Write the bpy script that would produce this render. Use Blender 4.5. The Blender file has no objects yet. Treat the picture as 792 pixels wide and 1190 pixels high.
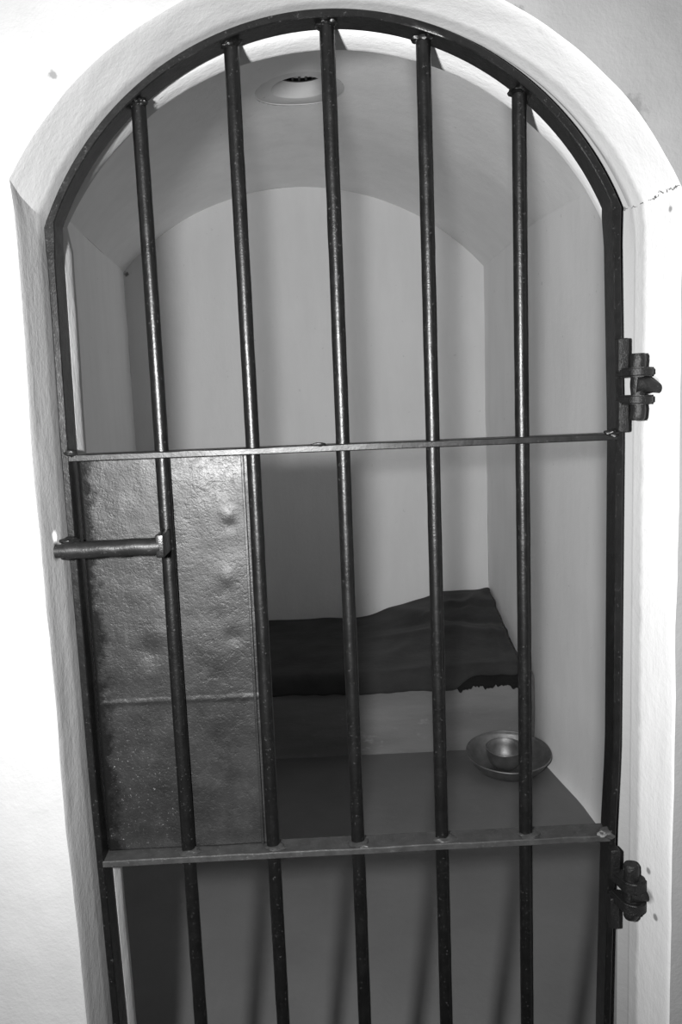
import bpy, bmesh, math, random
from mathutils import Vector, Matrix, noise
random.seed(7)
C = bpy.context.scene.collection
PI = math.pi

# ---------------------------------------------------------------- helpers
def nz(p, s=1.0, seed=0.0):
    return noise.noise(Vector((p[0]*s+seed, p[1]*s+seed*1.7, p[2]*s-seed)))
def obj(name, bm, mat, parent=None, smooth=True, angle=35):
    me = bpy.data.meshes.new(name); 
    bmesh.ops.recalc_face_normals(bm, faces=bm.faces)
    bm.to_mesh(me); bm.free()
    if smooth:
        for p in me.polygons: p.use_smooth = True
        me.set_sharp_from_angle(angle=math.radians(angle))
    o = bpy.data.objects.new(name, me); C.objects.link(o)
    me.materials.append(mat)
    if parent is not None: o.parent = parent
    return o
def thing(name, label, cat, loc=(0,0,0), group=None):
    o = bpy.data.objects.new(name, None); C.objects.link(o)
    o.location = loc; o.empty_display_size = .05
    o['label'] = label; o['category'] = cat
    if group: o['group'] = group
    return o
def structure(o, label, cat):
    o['kind'] = 'structure'; o['label'] = label; o['category'] = cat
    return o
def box(bm, x0, x1, y0, y1, z0, z1, bev=0.0, seg=2):
    b2 = bmesh.new()
    r = bmesh.ops.create_cube(b2, size=1.0)
    for v in b2.verts:
        v.co = Vector((x0+(v.co.x+.5)*(x1-x0), y0+(v.co.y+.5)*(y1-y0), z0+(v.co.z+.5)*(z1-z0)))
    if bev: bmesh.ops.bevel(b2, geom=list(b2.edges), offset=bev, segments=seg, affect='EDGES', profile=.6)
    merge(bm, b2)
def merge(bm, b2):
    me = bpy.data.meshes.new('tmp'); b2.to_mesh(me); b2.free(); bm.from_mesh(me); bpy.data.meshes.remove(me)
def tube(bm, pts, rad, n=20, wob=0.0, seed=0, caps=True):
    """pts list of Vector, rad a number or list; ring loft"""
    rings = []
    for i, p in enumerate(pts):
        p = Vector(p)
        d = (Vector(pts[min(i+1, len(pts)-1)])-Vector(pts[max(i-1, 0)])).normalized()
        a = Vector((0,1,0)) if abs(d.y) < .8 else Vector((1,0,0))
        u = d.cross(a).normalized(); w = d.cross(u).normalized()
        r = rad[i] if isinstance(rad, (list, tuple)) else rad
        ring = []
        for k in range(n):
            t = 2*PI*k/n
            q = p + (u*math.cos(t)+w*math.sin(t))*r
            if wob: q += (u*math.cos(t)+w*math.sin(t))*wob*nz(q, 60, seed)
            ring.append(bm.verts.new(q))
        rings.append(ring)
    for a, b in zip(rings, rings[1:]):
        for k in range(n): bm.faces.new((a[k], a[(k+1)%n], b[(k+1)%n], b[k]))
    if caps:
        bm.faces.new(rings[0][::-1]); bm.faces.new(rings[-1])
def blob(bm, c, r, sx=1, sy=1, sz=1, seed=0, amp=.25):
    b2 = bmesh.new(); bmesh.ops.create_icosphere(b2, subdivisions=3, radius=1)
    for v in b2.verts:
        k = 1+amp*nz(v.co, 1.6, seed)
        v.co = Vector((v.co.x*r*sx*k+c[0], v.co.y*r*sy*k+c[1], v.co.z*r*sz*k+c[2]))
    merge(bm, b2)
def lathe(bm, prof, n=96, c=(0,0,0), lump=0.0, seed=0):
    rings = []
    for r, z in prof:
        ring = []
        for k in range(n):
            t = 2*PI*k/n
            rr = r*(1+lump*noise.noise(Vector((math.cos(t)*1.3+seed, math.sin(t)*1.3, 0))))
            zz = z*(1+lump*2*noise.noise(Vector((math.cos(t)*1.5, math.sin(t)*1.5+seed, 3))))
            ring.append(bm.verts.new((c[0]+rr*math.cos(t), c[1]+rr*math.sin(t), c[2]+zz)))
        rings.append(ring)
    for a, b in zip(rings, rings[1:]):
        for k in range(n): bm.faces.new((a[k], a[(k+1)%n], b[(k+1)%n], b[k]))
    return rings

# ---------------------------------------------------------------- materials
class Mat:
    def __init__(s, name, rough=.8, spec=.3):
        s.m = bpy.data.materials.new(name); s.m.use_nodes = True
        s.t = s.m.node_tree; s.n = s.t.nodes; s.b = s.n['Principled BSDF']
        s.b.inputs['Roughness'].default_value = rough
        s.b.inputs['Specular IOR Level'].default_value = spec
        s.co = s.n.new('ShaderNodeTexCoord').outputs['Object']
    def link(s, a, b): s.t.links.new(a, b)
    def vec(s, scale=(1,1,1), rot=(0,0,0), loc=(0,0,0)):
        m = s.n.new('ShaderNodeMapping'); m.inputs['Scale'].default_value = scale
        m.inputs['Rotation'].default_value = rot; m.inputs['Location'].default_value = loc
        s.link(s.co, m.inputs['Vector']); return m.outputs['Vector']
    def noise(s, scale, detail=4, rough=.55, v=None, dist=0):
        q = s.n.new('ShaderNodeTexNoise'); q.inputs['Scale'].default_value = scale
        q.inputs['Detail'].default_value = detail; q.inputs['Roughness'].default_value = rough
        q.inputs['Distortion'].default_value = dist
        s.link(v if v is not None else s.co, q.inputs['Vector']); return q.outputs['Fac']
    def ramp(s, f, stops):
        r = s.n.new('ShaderNodeValToRGB'); e = r.color_ramp.elements
        while len(e) < len(stops): e.new(.5)
        for k, (p, c) in enumerate(stops):
            e[k].position = p; e[k].color = (c, c, c, 1)
        s.link(f, r.inputs['Fac']); return r.outputs['Color']
    def math(s, op, a, b=None, clamp=False):
        q = s.n.new('ShaderNodeMath'); q.operation = op; q.use_clamp = clamp
        for k, x in enumerate((a, b)):
            if x is None: continue
            if isinstance(x, (int, float)): q.inputs[k].default_value = x
            else: s.link(x, q.inputs[k])
        return q.outputs[0]
    def mix(s, f, a, b, mode='MIX'):
        q = s.n.new('ShaderNodeMix'); q.data_type = 'RGBA'; q.blend_type = mode
        if isinstance(f, (int, float)): q.inputs[0].default_value = f
        else: s.link(f, q.inputs[0])
        for k, x in ((6, a), (7, b)):
            if isinstance(x, (int, float)): q.inputs[k].default_value = (x, x, x, 1)
            else: s.link(x, q.inputs[k])
        return q.outputs[2]
    def color(s, c): s.link(c, s.b.inputs['Base Color'])
    def bump(s, h, dist, strength=1.0, prev=None):
        q = s.n.new('ShaderNodeBump'); q.inputs['Strength'].default_value = strength
        q.inputs['Distance'].default_value = dist; s.link(h, q.inputs['Height'])
        if prev is not None: s.link(prev, q.inputs['Normal'])
        s.link(q.outputs['Normal'], s.b.inputs['Normal']); return q.outputs['Normal']
    def xyz(s):
        q = s.n.new('ShaderNodeSeparateXYZ'); s.link(s.co, q.inputs[0]); return q.outputs
    def spot(s, c, r, soft=.5, nscale=60, amt=.6):
        """mask: 1 near the point c with a ragged outline"""
        d = s.n.new('ShaderNodeVectorMath'); d.operation = 'DISTANCE'
        s.link(s.co, d.inputs[0]); d.inputs[1].default_value = c
        nn = s.noise(nscale, 3)
        dd = s.math('ADD', d.outputs['Value'], s.math('MULTIPLY', s.math('SUBTRACT', nn, .5), r*amt*2))
        q = s.n.new('ShaderNodeMapRange'); q.inputs['From Min'].default_value = r
        q.inputs['From Max'].default_value = r*(1-soft); s.link(dd, q.inputs['Value'])
        q.inputs['To Min'].default_value = 0; q.inputs['To Max'].default_value = 1
        return q.outputs['Result']

def plaster(name, base, var=.06, bump=.0018, streak=True, scale=1.0, rough=.85, spec=.15, spots=(), dirt=.0, extra=None):
    m = Mat(name, rough, spec)
    big = m.noise(1.6*scale, 5, .6)
    c = m.ramp(big, [(.3, base*(1-var)), (.7, base*(1+var*.6))])
    st = m.noise(9, 5, .6, m.vec((1, 1, .22), (.0, .25, 0)))
    c = m.mix(.35, c, m.mix(1.0, c, m.ramp(st, [(.35, .88), (.6, 1.0)]), 'MULTIPLY'))
    if dirt:
        sp = m.noise(38, 3, .5)
        c = m.mix(m.ramp(sp, [(.72, 0), (.76, dirt)]), c, base*.35)
    for (p, r, v) in spots:
        c = m.mix(m.spot(p, r), c, v)
    if extra: c = extra(m, c)
    m.color(c)
    n1 = m.bump(m.noise(26*scale, 6, .62), bump)
    if streak:
        n1 = m.bump(m.noise(30, 6, .7, m.vec((1, 1, .18), (.5, .5, .2))), bump*.8, prev=n1)
    m.bump(m.noise(170, 3, .6), bump*.25, prev=n1)
    return m

M = {}
M['cell'] = plaster('limewashed_cell_plaster', .93, .03, .0012, spots=[((-.985, 3.24, 2.215), .018, .1)], dirt=.25)
M['vault'] = plaster('limewashed_vault_plaster', .93, .04, .0016, dirt=.2)
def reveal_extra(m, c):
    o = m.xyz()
    c = m.mix(m.math('MULTIPLY', m.math('SUBTRACT', o['X'], -.1), 2.6, True), c, m.mix(1.0, c, 1.42, 'MULTIPLY'))  # hinge side whitened in the colour, standing in for stronger light there
    # colour made greyer in a band in the rebate along the gate
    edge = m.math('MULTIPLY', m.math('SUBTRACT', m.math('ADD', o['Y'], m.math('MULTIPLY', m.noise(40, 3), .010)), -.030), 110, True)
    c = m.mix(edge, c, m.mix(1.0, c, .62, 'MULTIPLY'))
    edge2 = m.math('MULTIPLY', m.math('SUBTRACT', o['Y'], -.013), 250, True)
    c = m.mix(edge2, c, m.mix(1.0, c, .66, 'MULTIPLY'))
    # hairline crack where the arch springs on the hinge side
    zz = m.math('ADD', o['Z'], m.math('MULTIPLY', m.math('SUBTRACT', m.noise(70, 4, .7), .5), .016))
    zz = m.math('ADD', zz, m.math('MULTIPLY', o['Y'], .05))
    line = m.math('LESS_THAN', m.math('ABSOLUTE', m.math('SUBTRACT', zz, 1.753)), .0007)
    line = m.math('MULTIPLY', line, m.math('GREATER_THAN', o['X'], .3))
    line = m.math('MULTIPLY', line, m.math('GREATER_THAN', m.noise(120, 2), .47))
    return m.mix(line, c, .06)
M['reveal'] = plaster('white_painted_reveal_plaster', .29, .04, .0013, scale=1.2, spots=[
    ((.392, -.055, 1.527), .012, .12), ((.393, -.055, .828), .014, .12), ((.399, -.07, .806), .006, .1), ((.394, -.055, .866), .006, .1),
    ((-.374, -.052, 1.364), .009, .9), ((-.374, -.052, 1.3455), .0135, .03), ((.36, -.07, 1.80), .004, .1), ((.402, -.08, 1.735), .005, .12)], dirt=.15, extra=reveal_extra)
# outer wall: plaster colour that gets darker towards the hinge side
def outer():
    m = Mat('corridor_wall_plaster', .9, .1)
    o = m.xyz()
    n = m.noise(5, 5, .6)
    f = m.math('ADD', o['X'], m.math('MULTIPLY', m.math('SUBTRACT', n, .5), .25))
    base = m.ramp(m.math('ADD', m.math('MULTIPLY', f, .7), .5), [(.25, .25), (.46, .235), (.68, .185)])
    blot = m.noise(11, 6, .65)
    c = m.mix(.5, base, m.mix(1.0, base, m.ramp(blot, [(.3, .82), (.7, 1.06)]), 'MULTIPLY'))
    # scuffs and a hairline crack
    for p, r, v in [((.349, -.10, 1.846), .016, .13), ((.340, -.10, 1.852), .010, .13), ((.356, -.10, 1.832), .008, .13), ((.214, -.10, 1.95), .010, .07), ((-.315, -.10, 1.899), .006, .12),
                    ((.43, -.10, 1.74), .010, .2)]:
        c = m.mix(m.spot(p, r, nscale=110, amt=.9), c, v)
    m.color(c)
    n1 = m.bump(m.noise(11, 6, .6), .0025)
    n1 = m.bump(m.noise(60, 5, .65), .0008, prev=n1)
    m.bump(m.noise(220, 3, .6), .0005, prev=n1)
    return m.m
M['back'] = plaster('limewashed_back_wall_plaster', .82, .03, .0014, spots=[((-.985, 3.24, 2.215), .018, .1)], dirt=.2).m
M['stop'] = plaster('limewashed_stop_plaster', .66, .05, .0014).m
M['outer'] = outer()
def floor_mat():
    m = Mat('dark_cement_floor', .62, .3)
    c = m.ramp(m.noise(2.2, 6, .6), [(.3, .12), (.7, .165)])
    c = m.mix(m.ramp(m.noise(24, 5, .6), [(.4, 0), (.75, .4)]), c, .14)
    m.color(c); n1 = m.bump(m.noise(9, 5, .6), .002); m.bump(m.noise(90, 4, .6), .0005, prev=n1)
    return m.m
M['floor'] = floor_mat()
def bench_mat():
    m = Mat('cement_rendered_bench', .85, .15)
    c = m.ramp(m.noise(3, 6, .6, m.vec((.5, 1, 2.2))), [(.3, .15), (.7, .24)])
    c = m.mix(m.ramp(m.noise(20, 4, .6, m.vec((.6, 1, 1.4))), [(.62, 0), (.8, .5)]), c, .45)
    m.color(c); n1 = m.bump(m.noise(12, 6, .6, m.vec((.4, 1, 1.5))), .004); m.bump(m.noise(80, 4, .6), .0008, prev=n1)
    return m.m
M['bench'] = bench_mat()
def iron(name, base, rough, worn=.10, bump=.0006, amt=.25, scale=1):
    m = Mat(name, rough, .28)
    c = m.ramp(m.noise(55*scale, 5, .6), [(.35, base), (.75, base*1.8)])
    fl = m.ramp(m.noise(260*scale, 4, .65), [(.62, 0), (.70, amt)])
    c = m.mix(fl, c, worn)
    m.color(c)
    r = m.ramp(m.noise(45*scale, 5, .6), [(.3, rough-.05), (.7, rough+.07)])
    m.link(r, m.b.inputs['Roughness'])
    n1 = m.bump(m.noise(120*scale, 5, .6), bump*.8); m.bump(m.noise(520, 4, .6), bump*.5, prev=n1)
    return m.m
M['iron'] = iron('black_painted_iron', .0026, .33, worn=.06, bump=.00045, amt=.5)
M['iron_rail'] = iron('worn_black_painted_iron', .005, .38, worn=.07, amt=.4, bump=.0004)
M['iron_worn'] = iron('rubbed_black_iron', .018, .42, worn=.10, amt=.45, bump=.0006)
M['rusty'] = iron('crusted_old_iron', .0035, .46, worn=.035, amt=.6, bump=.0016, scale=.9)
def plate_mat():
    m = Mat('weathered_painted_steel', .42, .35)
    c = m.ramp(m.noise(7, 6, .65, m.vec((1, 1, .35))), [(.3, .003), (.7, .011)])
    pits = m.ramp(m.noise(60, 6, .7), [(.55, 0), (.75, .8)])
    c = m.mix(pits, c, .018)
    o = m.xyz()
    low = m.math('MULTIPLY', m.math('SUBTRACT', 1.12, o['Z']), 6, True)
    chips = m.ramp(m.noise(300, 5, .75), [(.62, 0), (.68, .8)])
    # chipped flakes are thick at the lower left corner
    lft = m.math('MULTIPLY', m.math('SUBTRACT', -.22, o['X']), 9, True)
    c = m.mix(m.math('MULTIPLY', chips, m.math('MULTIPLY', low, lft)), c, .22)
    drt = m.ramp(m.noise(9, 5, .6, m.vec((1, 1, .5))), [(.5, 0), (.7, .5)])
    c = m.mix(m.math('MULTIPLY', drt, low), c, .02)
    # rust-pitted band down the edge by the frame
    ex = m.math('ADD', o['X'], m.math('MULTIPLY', m.math('SUBTRACT', m.noise(45, 4, .65), .5), .05))
    band = m.math('MULTIPLY', m.math('SUBTRACT', -.333, ex), 70, True)
    c = m.mix(band, c, .004)
    s_in = m.math('MULTIPLY', m.math('SUBTRACT', 1, m.math('MULTIPLY', band, .85)), .35)
    m.link(s_in, m.b.inputs['Specular IOR Level'])
    m.color(c)
    m.link(m.ramp(m.noise(20, 5, .6), [(.3, .38), (.7, .52)]), m.b.inputs['Roughness'])
    n1 = m.bump(m.noise(13, 3, .5, m.vec((1, 1, .6))), .0010)
    n1 = m.bump(m.noise(90, 4, .55, m.vec((1, 1, .7))), .00035, prev=n1)
    n1 = m.bump(m.ramp(m.noise(110, 5, .65), [(.5, 1), (.8, 0)]), .00035, prev=n1)
    m.bump(m.noise(330, 3, .6), .0003, prev=n1)
    return m.m
M['plate'] = plate_mat()
def cloth_mat(name, base):
    m = Mat(name, .95, .05)
    m.b.inputs['Sheen Weight'].default_value = .08
    c = m.ramp(m.noise(7, 5, .6), [(.3, base*.8), (.7, base*1.25)])
    m.color(c); n1 = m.bump(m.noise(40, 4, .6), .002); m.bump(m.noise(400, 2, .5), .0006, prev=n1)
    return m.m
M['cloth'] = cloth_mat('dark_woollen_cloth', .040)
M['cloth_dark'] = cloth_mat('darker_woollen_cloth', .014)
def alu():
    m = Mat('dull_aluminium', .5, .5)
    m.b.inputs['Metallic'].default_value = .85
    m.color(m.ramp(m.noise(18, 5, .6), [(.3, .20), (.7, .32)]))
    m.link(m.ramp(m.noise(30, 5, .6), [(.3, .42), (.7, .58)]), m.b.inputs['Roughness'])
    n1 = m.bump(m.noise(22, 3, .5), .0018); m.bump(m.noise(200, 3, .6), .0002, prev=n1)
    return m.m
M['alu'] = alu()
M['duct'] = plaster('vent_plaster', .75, .12, .002, dirt=.4).m
for k in ('cell', 'vault', 'reveal'): M[k] = M[k].m

# ---------------------------------------------------------------- doorway outline
NJ, NA = 56, 90
def outline(cx, cz, r, xl, xr, zl, zr, zb=0.0):
    """closed-at-the-floor door outline: left jamb up, arch, right jamb down"""
    P = []
    fx = (lambda q, z: q(z)) if callable(xl) else (lambda q, z: q)
    gx = (lambda q, z: q(z)) if callable(xr) else (lambda q, z: q)
    for i in range(NJ): P.append((fx(xl, zb+(zl-zb)*i/NJ), zb+(zl-zb)*i/NJ))
    a0 = math.atan2(zl-cz, fx(xl, zl)-cx); a1 = math.atan2(zr-cz, gx(xr, zr)-cx)
    for i in range(NA+1):
        a = a0+(a1-a0)*i/NA
        P.append((cx+r*math.cos(a), cz+r*math.sin(a)))
    for i in range(1, NJ+1): P.append((gx(xr, zr+(zb-zr)*i/NJ), zr+(zb-zr)*i/NJ))
    return P
YF, YI = -.10, .10
def side(pts, z):
    for (z0, x0), (z1, x1) in zip(pts, pts[1:]):
        if z0 <= z <= z1: return x0+(x1-x0)*(z-z0)/(z1-z0)
    return pts[0][1] if z < pts[0][0] else pts[-1][1]
LS = [(.06, -.356), (.65, -.362), (1.0, -.367), (1.47, -.3675), (1.75, -.3635)]
RS = [(.06, .350), (.61, .3580), (.9, .364), (1.02, .3695), (1.47, .3705), (1.752, .3640)]
def LJ(d): return lambda z: side(LS, z)-d
ringsdef = [  # y, outline
    (YF,      outline(.0065, 1.567, .439+.003, LJ(.0095), .4085, 1.787, 1.757)),
    (YF+.0015, outline(.0065, 1.567, .439+.001, LJ(.008), .407, 1.787, 1.757)),
    (YF+.005, outline(.0065, 1.567, .439, LJ(.007), .4055, 1.785, 1.757)),
    (-.07,    outline(.007, 1.573, .431, LJ(.006), .400, 1.775, 1.756)),
    (-.045,   outline(.008, 1.581, .421, LJ(.0045), .394, 1.768, 1.756)),
    (-.015,   outline(.009, 1.589, .410, LJ(.003), .388, 1.762, 1.756)),
    (-.009,   outline(.008, 1.590, .4075, LJ(.0025), .386, 1.761, 1.756)),
    (-.004,   outline(.006, 1.594, .407, LJ(.002), .380, 1.760, 1.756)),
    (.000,    outline(.0035, 1.5985, .4030, LJ(.0015), .3735, 1.760, 1.756)),
    (.021,    outline(.003, 1.5985, .4025, LJ(.0015), .3725, 1.760, 1.756)),
    (.0235,   outline(.0008, 1.598, .397, LJ(-.0055), .3675, 1.757, 1.757)),
    (.028,    outline(.0008, 1.598, .3950, LJ(-.0085), .3660, 1.757, 1.757)),
    (.06,     outline(.001, 1.589, .4040, LJ(-.0086), .378, 1.765, 1.758)),
    (.085,    outline(.0015, 1.581, .4140, LJ(-.0045), .388, 1.770, 1.760)),
    (YI-.006, outline(.0018, 1.577, .4190, LJ(-.0020), .392, 1.772, 1.760)),
    (YI,      outline(.0018, 1.5744, .4234, LJ(.0035), .396, 1.774, 1.760)),
]
# resample in y for a slightly uneven trowelled surface
def lerp_ring(a, b, t): return [(p[0]+(q[0]-p[0])*t, p[1]+(q[1]-p[1])*t) for p, q in zip(a, b)]
fine = []
for (y0, a), (y1, b) in zip(ringsdef, ringsdef[1:]):
    k = max(1, int((y1-y0)/.012))
    for j in range(k): fine.append((y0+(y1-y0)*j/k, lerp_ring(a, b, j/k)))
fine.append(ringsdef[-1])
def lump(x, y, z, edge):
    amp = .0022 if edge else .0012
    return amp*(nz((x, y, z), 9, 3)+.5*nz((x, y, z), 28, 5))
bm = bmesh.new(); rv = []
for y, ring in fine:
    row = []
    for (x, z) in ring:
        c = Vector((x, 0, z-1.3)).normalized()
        k = lump(x, y, z, y < -.05) if (y < -.03 or y > .03) else 0
        row.append(bm.verts.new((x+c.x*k, y, z+c.z*k if z > 1.7 else z)))
    rv.append(row)
first_rows = [r_ for r_, (y_, _) in zip(rv, fine) if y_ <= .0235]
back_rows = [[v.co.copy() for v in r_] for r_, (y_, _) in zip(rv, fine) if y_ >= .0210]
for a, b in zip(first_rows, first_rows[1:]):
    for k in range(len(a)-1): bm.faces.new((a[k], a[k+1], b[k+1], b[k]))
first = [v.co.copy() for v in rv[0]]; last = [v.co.copy() for v in rv[-1]]
for r_ in rv:
    for v in [v for v in r_ if not v.link_faces]: bm.verts.remove(v)
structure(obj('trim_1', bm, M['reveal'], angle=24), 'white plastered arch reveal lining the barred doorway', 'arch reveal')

bm = bmesh.new(); rows = [[bm.verts.new(p) for p in r_] for r_ in back_rows]
for a, b in zip(rows, rows[1:]):
    for k in range(len(a)-1): bm.faces.new((a[k], a[k+1], b[k+1], b[k]))
structure(obj('trim_2', bm, M['stop'], angle=24), 'bright plastered arch stop just behind the barred gate', 'arch stop')

def sheet_with_hole(hole, outer_fn, y, steps, name, mat, label, cat, ofs=None):
    """face plane around the opening: rings from the hole out to a big outline"""
    bm = bmesh.new(); rows = []
    for s in steps:
        row = []
        for p in hole:
            q = outer_fn(p)
            x = p.x+(q[0]-p.x)*s; z = p.z+(q[1]-p.z)*s
            yy = y + (0 if s == 0 or ofs is None else ofs(x, z, s))
            row.append(bm.verts.new((x, yy, z)))
        rows.append(row)
    for a, b in zip(rows, rows[1:]):
        for k in range(len(a)-1): bm.faces.new((a[k], a[k+1], b[k+1], b[k]))
    return structure(obj(name, bm, mat, angle=30), label, cat)
def to_rect(x0, x1, z1, ctr=(0, 1.0)):
    def f(p):
        if p.z <= 1.0: return (x0 if p.x < 0 else x1, p.z)
        dx, dz = p.x-ctr[0], p.z-ctr[1]
        t = 1e9
        if dx > 1e-6: t = min(t, (x1-ctr[0])/dx)
        if dx < -1e-6: t = min(t, (x0-ctr[0])/dx)
        if dz > 1e-6: t = min(t, (z1-ctr[1])/dz)
        return (ctr[0]+dx*t, ctr[1]+dz*t)
    return f
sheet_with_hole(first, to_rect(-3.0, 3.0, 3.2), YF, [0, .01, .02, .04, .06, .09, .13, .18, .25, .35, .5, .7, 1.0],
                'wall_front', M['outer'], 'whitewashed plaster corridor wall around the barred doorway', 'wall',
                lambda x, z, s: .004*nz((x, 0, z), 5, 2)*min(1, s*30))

# ---------------------------------------------------------------- the cell
YB = 3.25
def XL(y): return -.735+(y-.2)*(-1.0+.735)/(YB-.2)
def XR(y):
    P = [(-1, 1.04), (.1, .985), (1.2, .938), (1.75, .904), (2.2, .851), (2.6, .855), (3.25, .857), (9, .85)]
    for (a, p), (b, q) in zip(P, P[1:]):
        if a <= y <= b:
            t = (y-a)/(b-a); return p+(q-p)*t
def ZL(y): return 2.15+(y-.2)*(2.225-2.15)/(YB-.2)
def ZR(y): return 2.19
CROWN = 2.615
def vault_z(u, y):
    """u 0..1 across"""
    zs = ZL(y)+(ZR(y)-ZL(y))*u
    w = (XR(y)-XL(y))/2; rise = CROWN-(ZL(y)+ZR(y))/2
    R = (w*w+rise*rise)/(2*rise)
    x = (u-.5)*2*w
    return zs + math.sqrt(max(0, R*R-x*x))-(R-rise)
def wall_grid(name, fn, nu, nv, mat, label, cat, hole=None):
    bm = bmesh.new(); g = []
    for i in range(nu+1):
        g.append([bm.verts.new(fn(i/nu, j/nv)) for j in range(nv+1)])
    for i in range(nu):
        for j in range(nv): bm.faces.new((g[i][j], g[i+1][j], g[i+1][j+1], g[i][j+1]))
    if hole:
        (hx, hy, hr) = hole
        dead = [f for f in bm.faces if (Vector(f.calc_center_median().xy)-Vector((hx, hy))).length < hr]
        bmesh.ops.delete(bm, geom=dead, context='FACES')
        for e in bm.edges:
            if len(e.link_faces) == 1:
                for v in e.verts:
                    d = Vector((v.co.x-hx, v.co.y-hy))
                    if d.length < hr*1.35:
                        d = d.normalized()*hr; v.co.x = hx+d.x; v.co.y = hy+d.y
    return structure(obj(name, bm, mat, angle=30), label, cat)
def wob(p, amp=.006):
    return amp*(nz(p, 1.7, 1)+.5*nz(p, 5, 2))
wall_grid('wall_left', lambda a, b: (XL(YI+a*(YB-YI))+wob((0, a*3, b*2.2)), YI+a*(YB-YI), b*ZL(YI+a*(YB-YI))), 50, 40, M['cell'],
          'shaded limewashed left wall of the cell', 'wall')
wall_grid('wall_right', lambda a, b: (XR(YI+a*(YB-YI))+wob((9, a*3, b*2.2))-.018*math.exp(-b*2.19/.03), YI+a*(YB-YI), b*ZR(0)), 50, 130, M['cell'],
          'limewashed right wall of the cell beside the tin dish', 'wall')
def backf(a, b):
    x = XL(YB)+a*(XR(YB)-XL(YB)); z = b*vault_z(a, YB)
    return (x, YB+wob((x, 5, z), .006)*(1 if .02 < b < .98 else 0), z)
wall_grid('wall_back', backf, 60, 60, M['back'], 'pale limewashed back wall under the vault', 'wall')
VX, VY, VR = -.050, 1.945, .157
def vaultf(a, b):
    y = YI+b*(YB-YI); x = XL(y)+a*(XR(y)-XL(y))
    return (x, y, vault_z(a, y)+wob((x, y, 7), .006)*math.sin(PI*a))
wall_grid('ceiling', vaultf, 90, 150, M['vault'], 'shallow barrel vault ceiling of the cell with a round vent', 'ceiling', hole=(VX, VY, VR))
def inner_outer(p):
    # project the hole outline onto the cell section at y = YI
    x0, x1 = XL(YI), XR(YI)
    if p.z <= 1.0: return (x0 if p.x < 0 else x1, p.z)
    dx, dz = p.x-.0, p.z-1.0
    lo, hi = 0, 20
    for _ in range(50):
        t = (lo+hi)/2; x = dx*t; z = 1.0+dz*t
        ok = x0 < x < x1 and z < vault_z(min(1, max(0, (x-x0)/(x1-x0))), YI)
        if ok: lo = t
        else: hi = t
    return (dx*lo, 1.0+dz*lo)
sheet_with_hole(last, inner_outer, YI, [0, .3, .7, 1.0], 'wall_entrance', M['cell'],
                'inside face of the cell doorway wall', 'wall')
# floors
bm = bmesh.new(); g = []
for i in range(61):
    row = []
    for j in range(61):
        y = -.10+(YB+.1)*j/60
        if y < YI: x0, x1 = -.42, .45
        else: x0, x1 = XL(y)-.01, XR(y)+.01
        x = x0+(x1-x0)*i/60
        row.append(bm.verts.new((x, y, .0015*nz((x, y, 0), 3, 1))))
    g.append(row)
for i in range(60):
    for j in range(60): bm.faces.new((g[i][j], g[i+1][j], g[i+1][j+1], g[i][j+1]))
structure(obj('floor', bm, M['floor']), 'dark worn cement floor of the cell crossed by bar shadows', 'floor')
bm = bmesh.new()
vs = [bm.verts.new(p) for p in ((-3, -3.2, -.012), (3, -3.2, -.012), (3, -.095, -.012), (-3, -.095, -.012))]; bm.faces.new(vs)
structure(obj('floor', bm, M['floor']), 'cement corridor floor in front of the barred doorway', 'floor')

# vent
vz = vault_z((VX-XL(VY))/(XR(VY)-XL(VY)), VY)
vent = thing('ceiling_vent', 'round plastered ventilation hole with a rusty grille in the vaulted ceiling', 'vent', (VX, VY, vz))
bm = bmesh.new()
RI = .092
prof = [(VR*1.0, -.0005), (VR*.988, .0025), (VR*.965, .0015), (.112, .002), (RI+.008, .004), (RI+.001, .016), (RI, .09), (RI, .22)]
rings = lathe(bm, prof, 64)
# the rim follows the vault
for ring in rings[:5]:
    for v in ring:
        wx, wy = VX+v.co.x, VY+v.co.y
        v.co.z += vault_z((wx-XL(wy))/(XR(wy)-XL(wy)), wy)-vz+.0005
obj('duct', bm, M['duct'], vent)
bm = bmesh.new()
for k in range(-3, 4):
    x = k*.024; h = math.sqrt(max(0, RI**2-x*x))
    tube(bm, [(x, -h, .062), (x, h, .062)], .0045, 10)
obj('grille_bar', bm, M['iron'], vent)
bm = bmesh.new()
lathe(bm, [(RI, .056), (RI-.008, .056), (RI-.008, .068), (RI, .068)], 64)
obj('grille_rim', bm, M['iron'], vent)

# bench
bench = None
bm = bmesh.new(); g = []
BZ, BY = .33, 2.275
prof = [(BY, 0), (BY, .05), (BY, .1), (BY, .15), (BY, .2), (BY, .25), (BY, .29), (BY, .305), (BY+.006, .320), (BY+.02, BZ), (BY+.3, BZ), (BY+.6, BZ), (YB-.002, BZ)]
for i in range(81):
    row = []
    for (y, z) in prof:
        x = XL(y)+.003+(XR(y)-XL(y)-.006)*i/80
        k = .005*nz((x, y, z*1.5), 4, 8) if z < BZ else 0
        row.append(bm.verts.new((x, y+k, z)))
    g.append(row)
for i in range(80):
    for j in range(len(prof)-1): bm.faces.new((g[i][j], g[i+1][j], g[i+1][j+1], g[i][j+1]))
for row in (g[0], g[-1]):
    a = bm.verts.new((row[0].co.x, YB-.002, 0)); bm.faces.new(row+[a])
bench = obj('sleeping_bench', bm, M['bench'])
bench['label'] = 'low masonry sleeping bench built across the back of the cell'; bench['category'] = 'bench'

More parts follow.
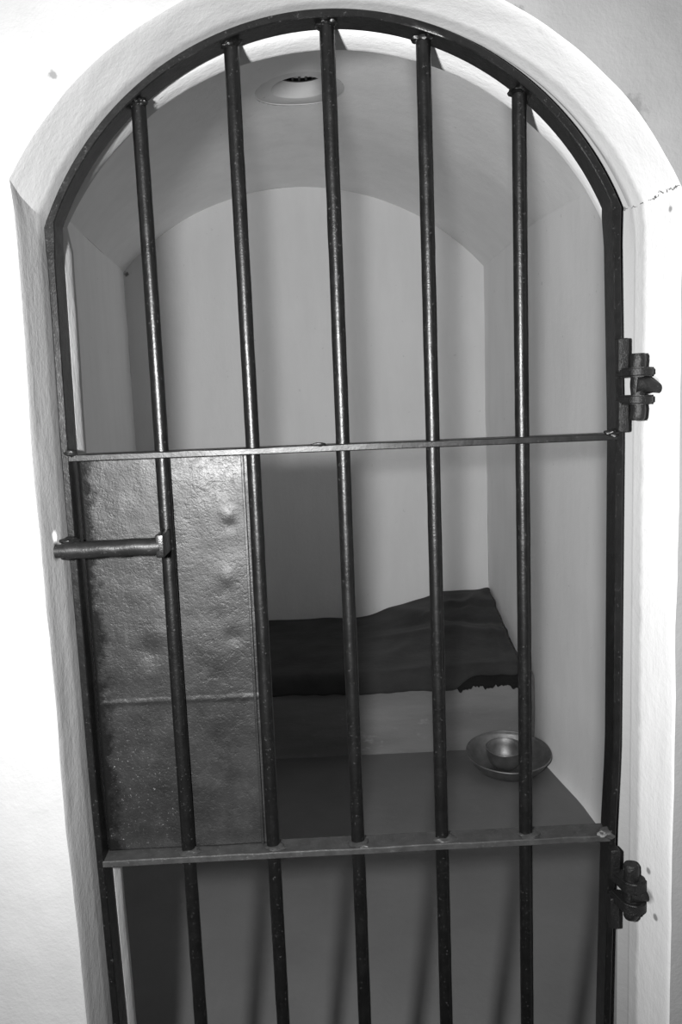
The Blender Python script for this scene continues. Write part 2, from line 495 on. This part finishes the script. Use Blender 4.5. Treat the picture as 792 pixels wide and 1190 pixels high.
# blanket
def G(x, y, cx, cy, sx, sy, a=0):
    dx, dy = x-cx, y-cy
    u = dx*math.cos(a)+dy*math.sin(a); v = -dx*math.sin(a)+dy*math.cos(a)
    return math.exp(-(u/sx)**2-(v/sy)**2)
def sstep(a, b, x):
    t = max(0, min(1, (x-a)/(b-a))); return t*t*(3-2*t)
def top_h(x, y):
    h = .034+.006*nz((x, y, 0), 4, 4)+.004*nz((x, y, 0), 9, 5)
    h += .085*sstep(.10, .62, x)*sstep(2.35, 3.1, y)
    h += .018*sstep(.2, .6, x)
    h += .016*G(x, y, .42, 3.0, .05, .35, .5)+.018*G(x, y, .70, 2.95, .03, .2, -.4)
    h += .014*G(x, y, .55, 2.70, .28, .035, -.25)-.012*G(x, y, .60, 2.80, .25, .03, -.25)
    h += .012*G(x, y, .30, 2.55, .2, .05, .9)
    h += .022*sstep(2.94, 2.97, y+.06*nz((x, 0, 0), 6, 2))*sstep(.48, .62, x)+.020*G(x, y, .84, 3.16, .03, .07)
    h += .010*G(x, y, .52, 2.93, .10, .02, .6)-.012*G(x, y, .66, 3.08, .05, .06, .3)+.010*G(x, y, .74, 2.55, .015, .25, -.1)
    return h
blanket = thing('folded_blanket', 'dark folded woollen blanket spread along the sleeping bench, crumpled at its right end', 'blanket', (0, BY+.4, BZ))
ox, oy, oz = blanket.location
def cloth(name, mat, x0f, x1f, y1f, dropf, hf, nx=150, ny=90, thick=.008, rag=.006, inset=0.0):
    bm = bmesh.new(); g = []
    for i in range(nx+1):
        row = []; u = i/nx
        for j in range(ny+1):
            v = j/ny            # 0 at the back, 1 at the hanging hem
            L0 = y1f(u)-(BY-.012)
            d = dropf(u)
            s = v*(L0+d)
            if s < L0: y = y1f(u)-s; drop = 0
            else: y = BY-.012; drop = s-L0
            x0, x1 = x0f(y), x1f(y, drop)
            x = x0+(x1-x0)*u
            x += (rag*nz((0, y*1.0-drop, 1), 22, 3)+rag*.6*nz((0, y-drop, 1), 60, 3))*(u > .96)
            h = hf(x, y)
            # round over the front edge
            e = max(0, y-(BY-.012))
            rr = .045
            if drop == 0 and e < rr: h2 = h - (rr-math.sqrt(max(0, rr*rr-(rr-e)**2)))*.8
            elif drop > 0: h2 = h - rr*.8 - drop
            else: h2 = h
            yy = y-(.010*nz((x, 0, drop), 7, 4)+.004 if drop > 0 else 0)
            if drop > 0: yy -= .01*min(1, drop/.03)
            yy += inset
            row.append(bm.verts.new((x-ox, yy-oy, BZ+h2-oz)))
        g.append(row)
    for i in range(nx):
        for j in range(ny): bm.faces.new((g[i][j], g[i+1][j], g[i+1][j+1], g[i][j+1]))
    o = obj(name, bm, mat, blanket, angle=60)
    s = o.modifiers.new('thickness', 'SOLIDIFY'); s.thickness = thick; s.offset = -1
    return o
def hem(u):
    x = -.98+1.80*u
    base = .045+.012*nz((x, 0, 0), 3, 9)+.004*nz((x, 0, 0), 20, 9)
    base -= .040*sstep(.50, .60, x)
    base += .008*sstep(.3, .5, x)*(1-sstep(.50, .56, x))
    return max(.004, base)
cloth('top_fold', M['cloth'], lambda y: XL(y)+.012, lambda y, d: .795+.05*(y-BY)-.15*d, lambda u: YB-.03, hem, top_h)
def hem2(u):
    x = .50+.30*u
    return .046+.016*nz((x, 0, 0), 12, 2)+.016*nz((x, 0, 0), 45, 2)+.01*nz((x, 0, 0), 110, 2)
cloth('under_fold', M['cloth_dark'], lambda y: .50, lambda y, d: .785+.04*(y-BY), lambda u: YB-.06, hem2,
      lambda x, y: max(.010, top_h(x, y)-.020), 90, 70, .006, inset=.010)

# dish and bowl
def vessel(name, label, cat, loc, tilt, prof, n=96, lumpv=.01, seed=0, rim=.003):
    t = thing(name, label, cat, loc); t.rotation_euler = tilt
    bm = bmesh.new(); r = lathe(bm, prof, n, lump=lumpv, seed=seed)
    bm.faces.new(r[0][::-1]); bm.faces.new(r[-1])
    obj('body', bm, M['alu'], t, angle=50)
    return t
T = math.radians(5)
dish = vessel('metal_dish', 'wide shallow dull metal dish on the floor between bench and right wall', 'dish', (.687, 2.075, .018), (T, 0, 0),
    [(.001, .0), (.105, .0), (.125, .006), (.148, .030), (.160, .050), (.168, .060), (.172, .0605), (.1725, .0585), (.170, .056), (.163, .046), (.152, .026), (.128, -.001), (.107, -.006), (.001, -.006)][::-1], lumpv=.02, seed=4)
bowl = vessel('metal_bowl', 'small deep round metal bowl standing inside the wide dish', 'bowl', (.669, 2.065, .0245), (T, 0, 0),
    [(.001, .0), (.038, .0), (.050, .006), (.062, .026), (.070, .052), (.0735, .076), (.0755, .078), (.0765, .0765), (.0745, .070), (.0725, .050), (.0645, .023), (.052, .003), (.040, -.003), (.001, -.003)][::-1], lumpv=.01, seed=9)
for o, rr in ((dish, (.170, .0605)), (bowl, (.075, .078))):
    bm = bmesh.new(); n = 96; pts = []
    lathe(bm, [(rr[0]+.0022*math.cos(a), rr[1]+.0022*math.sin(a)) for a in [2*PI*k/8 for k in range(9)]], 96, lump=.02 if o is dish else .01, seed=4 if o is dish else 9)
    obj('rolled_rim', bm, M['alu'], o)

# ---------------------------------------------------------------- gate
gate = thing('barred_gate', 'arched black iron cell gate with five round bars and a steel lock plate', 'gate', (0, 0, .06))
def gobj(name, bm, mat, **k):
    for v in bm.verts: v.co.z -= .06
    return obj(name, bm, mat, gate, **k)
HW = .018
FCX, FCZ, FR = .0008, 1.598, .396
zl, zr_ = 1.750, 1.752
def crown(a): return .0045*math.exp(-((a-PI/2)/.75)**2)
def arcpt(r, a): r += crown(a); return (FCX+r*math.cos(a), FCZ+r*math.sin(a))
TH = .0098
outer_p, inner_p = [], []
for i in range(40):
    z = .06+(zl-.06)*i/40; x = side(LS, z); outer_p.append((x, z)); inner_p.append((x+TH, z))
a0 = math.atan2(zl-FCZ, -.3643); a1 = math.atan2(zr_-FCZ, .3632)
for i in range(81):
    a = a0+(a1-a0)*i/80
    k = TH
    outer_p.append(arcpt(FR, a)); inner_p.append(arcpt(FR-k, a) if 0 < i < 80 else ((side(LS, zl)+TH+.002, zl-.004) if i == 0 else (side(RS, zr_)-TH-.002, zr_-.004)))
for i in range(1, 41):
    z = zr_+(.06-zr_)*i/40; x = side(RS, z); outer_p.append((x, z)); inner_p.append((x-TH, z))
bm = bmesh.new(); loops = []
b = .0012
for (o_, i_) in zip(outer_p, inner_p):
    O = Vector((o_[0], 0, o_[1])); I = Vector((i_[0], 0, i_[1])); d = (I-O).normalized()
    w = .0006*nz((O.x, 1, O.z), 20, 3)
    ring = [O+Vector((0, -HW+b, 0)), O+d*b+Vector((0, -HW+w, 0)), I-d*b+Vector((0, -HW+w, 0)), I+Vector((0, -HW+b, 0)),
            I+Vector((0, HW-b, 0)), I-d*b+Vector((0, HW, 0)), O+d*b+Vector((0, HW, 0)), O+Vector((0, HW-b, 0))]
    loops.append([bm.verts.new(p) for p in ring])
for A, B in zip(loops, loops[1:]):
    for k in range(8): bm.faces.new((A[k], A[(k+1) % 8], B[(k+1) % 8], B[k]))
bm.faces.new(loops[0][::-1]); bm.faces.new(loops[-1])
gobj('frame', bm, M['iron'])
BARX = [-.24, -.12, 0, .12, .24]
def wobx(i, z): return .0016*noise.noise(Vector((z*1.3, i*5.1, 0)))
for i, x in enumerate(BARX):
    bm = bmesh.new()
    rt = FR-TH+crown(math.acos((x-FCX)/(FR-TH))); zt = FCZ+math.sqrt(rt**2-(x-FCX)**2)-.001
    n = 90
    tube(bm, [(x+wobx(i, z), wobx(i+9, z), z) for z in [.068+(zt-.068)*k/n for k in range(n+1)]], .0094, 24, wob=.0004, seed=i)
    # weld lump at the arch
    blob(bm, (x-.003, -.001, zt-.002), .0095, 1.2, 1.0, .55, seed=i*3, amp=.5)
    blob(bm, (x+.006, -.005, zt-.000), .0065, 1.1, 1.0, .7, seed=i*3+1, amp=.5)
    gobj('bar', bm, M['iron'])
def rail(z0, z1, name, mat):
    bm = bmesh.new(); n = 70
    loops = []
    zc = (z0+z1)/2
    for i in range(n+1):
        u = i/n
        x0 = side(LS, zc)+TH-.0015; x1 = side(RS, zc)-TH+.0015
        x = x0+(x1-x0)*u
        w = .0012*nz((x, z0, 0), 14, 6); w2 = .0008*nz((x, z0, 4), 40, 6)
        c = .0012
        ring = [(x, -HW+w, z0+c), (x, -HW+w, z1-c+w2), (x, -HW+c+w, z1+w2), (x, HW-c, z1), (x, HW, z1-c), (x, HW, z0+c), (x, HW-c, z0), (x, -HW+c+w, z0)]
        loops.append([bm.verts.new(p) for p in ring])
    for A, B in zip(loops, loops[1:]):
        for k in range(8): bm.faces.new((A[k], A[(k+1) % 8], B[(k+1) % 8], B[k]))
    bm.faces.new(loops[0][::-1]); bm.faces.new(loops[-1])
    return bm
bm = rail(1.4565, 1.4655, '', None)
blob(bm, (side(RS, 1.46)-TH-.004, -.016, 1.466), .009, 1.3, .8, .6, 2, .5); blob(bm, (side(LS, 1.46)+TH+.002, -.014, 1.4675), .007, 1.2, .9, .7, 5, .5)
blob(bm, (-.032, -.018, 1.4665), .004, 2.2, 1, .6, 5, .5)
gobj('rail', bm, M['iron_rail'])
bm = rail(.8895, .8990, '', None)
for x in BARX:
    blob(bm, (x+.003, -.004, .8995), .013, 1.15, .9, .28, x*50, .5)
blob(bm, (side(RS, .9)-TH-.002, -.012, .900), .011, 1.2, .8, .7, 7, .5)
gobj('rail', bm, M['iron_worn'])
bm = rail(.070, .080, '', None)
gobj('rail', bm, M['iron_rail'])

# steel plate between the rails
bm = bmesh.new(); g = []
PX0, PX1, PZ0, PZ1 = -.3545, -.116, .8985, 1.4570
NXp, NZp = 60, 120
def dent(x, z):
    d = .0012*nz((x, 0, z), 12, 2)+.0006*nz((x, 0, z), 35, 3)
    for (cx, cz, a, s) in [(-.160, 1.375, -.003, .010), (-.155, 1.36, .002, .007), (-.165, 1.29, -.003, .012), (-.160, 1.205, .003, .012), (-.275, 1.19, .003, .016), (-.262, 1.215, -.002, .012)]:
        d += .55*a*math.exp(-((x-cx)**2+(z-cz)**2)/(s*s))
    d -= .0011*math.exp(-((z-1.118-.0012*nz((x*40, 0, 0), 1, 3))/.0022)**2)*(1+.8*nz((x, 0, 0), 90, 4))   # weld seam
    return d
NZp = 200
for i in range(NXp+1):
    x = PX0+(PX1-PX0)*i/NXp
    g.append([bm.verts.new((x, .0105+dent(x, PZ0+(PZ1-PZ0)*j/NZp), PZ0+(PZ1-PZ0)*j/NZp)) for j in range(NZp+1)])
for i in range(NXp):
    for j in range(NZp): bm.faces.new((g[i][j], g[i+1][j], g[i+1][j+1], g[i][j+1]))
pl = gobj('lock_plate', bm, M['plate'], angle=70)
s = pl.modifiers.new('thickness', 'SOLIDIFY'); s.thickness = .003; s.offset = 0
pl['label'] = 'weathered grey steel sheet'
# angle strip along the right edge of the plate
bm = bmesh.new(); box(bm, -.1375, -.1335, .004, .0105, .900, 1.4565, .0012)
o = bm
gobj('plate_lip', o, M['plate'])

# bolt across the left side
bm = bmesh.new()
Bz, By = 1.3455, -.052
tube(bm, [(-.360+.120*k/20, By, Bz+.0012*k/20+.0004*math.sin(k)) for k in range(21)], .0112, 28, wob=.0005, seed=3)
box(bm, -.369, -.354, -.046, -.014, Bz-.010, Bz+.009, .003); blob(bm, (-.3605, -.036, Bz-.0100), .009, 1.4, 1.3, .5, 4, .5); blob(bm, (-.3600, -.036, Bz+.0105), .008, 1.5, 1.3, .5, 6, .5)
gobj('bolt_sleeve', bm, M['iron_rail'])
bm = bmesh.new(); tube(bm, [(-.392, By, Bz), (-.368, By, Bz), (-.358, By, Bz)], .0088, 24, wob=.0008, seed=2)
gobj('bolt', bm, M['iron_rail'])
bm = bmesh.new(); box(bm, -.2450, -.2345, -.062, -.006, Bz-.013, Bz+.0165, .0022)
gobj('bolt_bracket', bm, M['iron'])

# hinge straps (on the gate) and pintles (fixed in the wall)
def strap(zlug, zend, w=.012, PXc=.3725, PYc=-.060, r=.0145, fat=1.0, zoff=0.0):
    """flat strap: leg welded up the frame front, bent out to an eye round the pin"""
    bm = bmesh.new()
    xf = side(RS, zlug)
    sgn = 1 if zend > zlug else -1
    # leg on the outer front corner of the frame
    box(bm, xf-.0105, xf+.0030, -.032, -.0165, min(zlug, zend), max(zlug, zend), .003, 3)
    # arm and eye
    h = w/2*fat
    pts = [(xf-.007, -.0255), (xf+.000, -.044)]
    loops = []
    prof = []
    n = 20
    outl = [(xf-.009, -.020)]
    for k in range(n+1):
        a = math.radians(200)+math.radians(250)*k/n
        outl.append((PXc+(r*1.32 if math.cos(a) > 0 else r)*math.cos(a), PYc+r*math.sin(a)))
    outl.append((xf+.0045, -.020))
    lo = [bm.verts.new((x, y, zlug-h+.0012*nz((x, y, 0), 40, 2))) for x, y in outl]
    hi = [bm.verts.new((x, y, zlug+h+.0012*nz((x, y, 3), 40, 2))) for x, y in outl]
    m = len(outl)
    side_faces = [bm.faces.new((lo[k], lo[(k+1) % m], hi[(k+1) % m], hi[k])) for k in range(m)]
    fb = bm.faces.new(lo[::-1]); ft = bm.faces.new(hi)
    es = [e for e in list(fb.edges)+list(ft.edges)]
    bmesh.ops.bevel(bm, geom=es, offset=.0022, segments=3, affect='EDGES')
    return bm
gobj('hinge_strap', strap(1.5435, 1.588), M['rusty'])
gobj('hinge_strap', strap(1.509, 1.467), M['rusty'])
gobj('hinge_strap', strap(.8425, .884, w=.017, fat=1.0, PXc=.3755, PYc=-.047, r=.0155), M['rusty'])
gobj('hinge_strap', strap(.8115, .765, w=.016, PXc=.3755, PYc=-.047, r=.0155), M['rusty'])
def pintle(label, z0, z1, ze, rad, px=.3725, py=-.060):
    t = thing('hinge_pintle', label, 'hinge pin', (px, py, ze), 'wall pintles of the gate')
    bm = bmesh.new(); n = 14
    tube(bm, [(0, 0, z0-ze), (0, 0, z0-ze+.003)]+[(0, 0, z0-ze+.003+(z1-z0-.006)*k/n) for k in range(1, n)]+[(0, 0, z1-ze-.003), (0, 0, z1-ze)],
         [rad*.85]+[rad]*(n)+[rad*.98, rad*.8], 24, wob=.002, seed=ze*9)
    obj('pin', bm, M['rusty'], t)
    bm = bmesh.new()
    tube(bm, [(-.004, .000, .001), (.010, -.001, .0), (.018, -.002, -.001), (.026, -.003, -.003), (.035, -.004, -.005)], [.0125, .0115, .009, .0075, .006], 18, wob=.004, seed=3)
    obj('spike', bm, M['rusty'], t)
    return t
pintle('upper black iron hinge pin spiked into the white right jamb', 1.483, 1.5665, 1.526, .0092)
pintle('lower black iron hinge pin spiked into the white right jamb', .792, .873, .8265, .0105, .3755, -.047)

# ---------------------------------------------------------------- light
def light(name, kind, loc, power, **k):
    d = bpy.data.lights.new(name, kind); d.energy = power
    for a, v in k.items(): setattr(d, a, v)
    o = bpy.data.objects.new(name, d); C.objects.link(o); o.location = loc; return o
# the photographer's flash, beside the camera
fl = light('camera_flash', 'SPOT', (-.218, -1.06, 1.54), 235, shadow_soft_size=.028, spot_size=math.radians(125), spot_blend=1.0)
d = Vector((.07, 1, -.10)); fl.rotation_euler = d.to_track_quat('-Z', 'Y').to_euler()
# corridor daylight
w = bpy.data.worlds.new('World'); bpy.context.scene.world = w; w.use_nodes = True
bg = w.node_tree.nodes['Background']; bg.inputs[0].default_value = (1, 1, 1, 1); bg.inputs[1].default_value = .11

# ---------------------------------------------------------------- camera
cam = bpy.data.cameras.new('camera'); co = bpy.data.objects.new('camera', cam); C.objects.link(co)
s_ = Vector((0.998872647812897, -0.02765398062487973, -0.03858355617165109))
u_ = Vector((0.04191548791825451, 0.13227451542583993, 0.9903264837625185))
f_ = Vector((0.022282848198263136, 0.990827285617659, -0.1332845255523504))
m = Matrix((s_, u_, -f_)).transposed().to_4x4(); m.translation = Vector((-.0305, -1.0878, 1.52))
co.matrix_world = m
cam.sensor_fit = 'VERTICAL'; cam.sensor_height = 36; cam.sensor_width = 24; cam.lens = 946.86*36/1190
cam.clip_start = .02
bpy.context.scene.camera = co
vs = bpy.context.scene.view_settings
vs.view_transform = 'Standard'; vs.look = 'None'; vs.gamma = 1; vs.exposure = 0; vs.use_curve_mapping = False
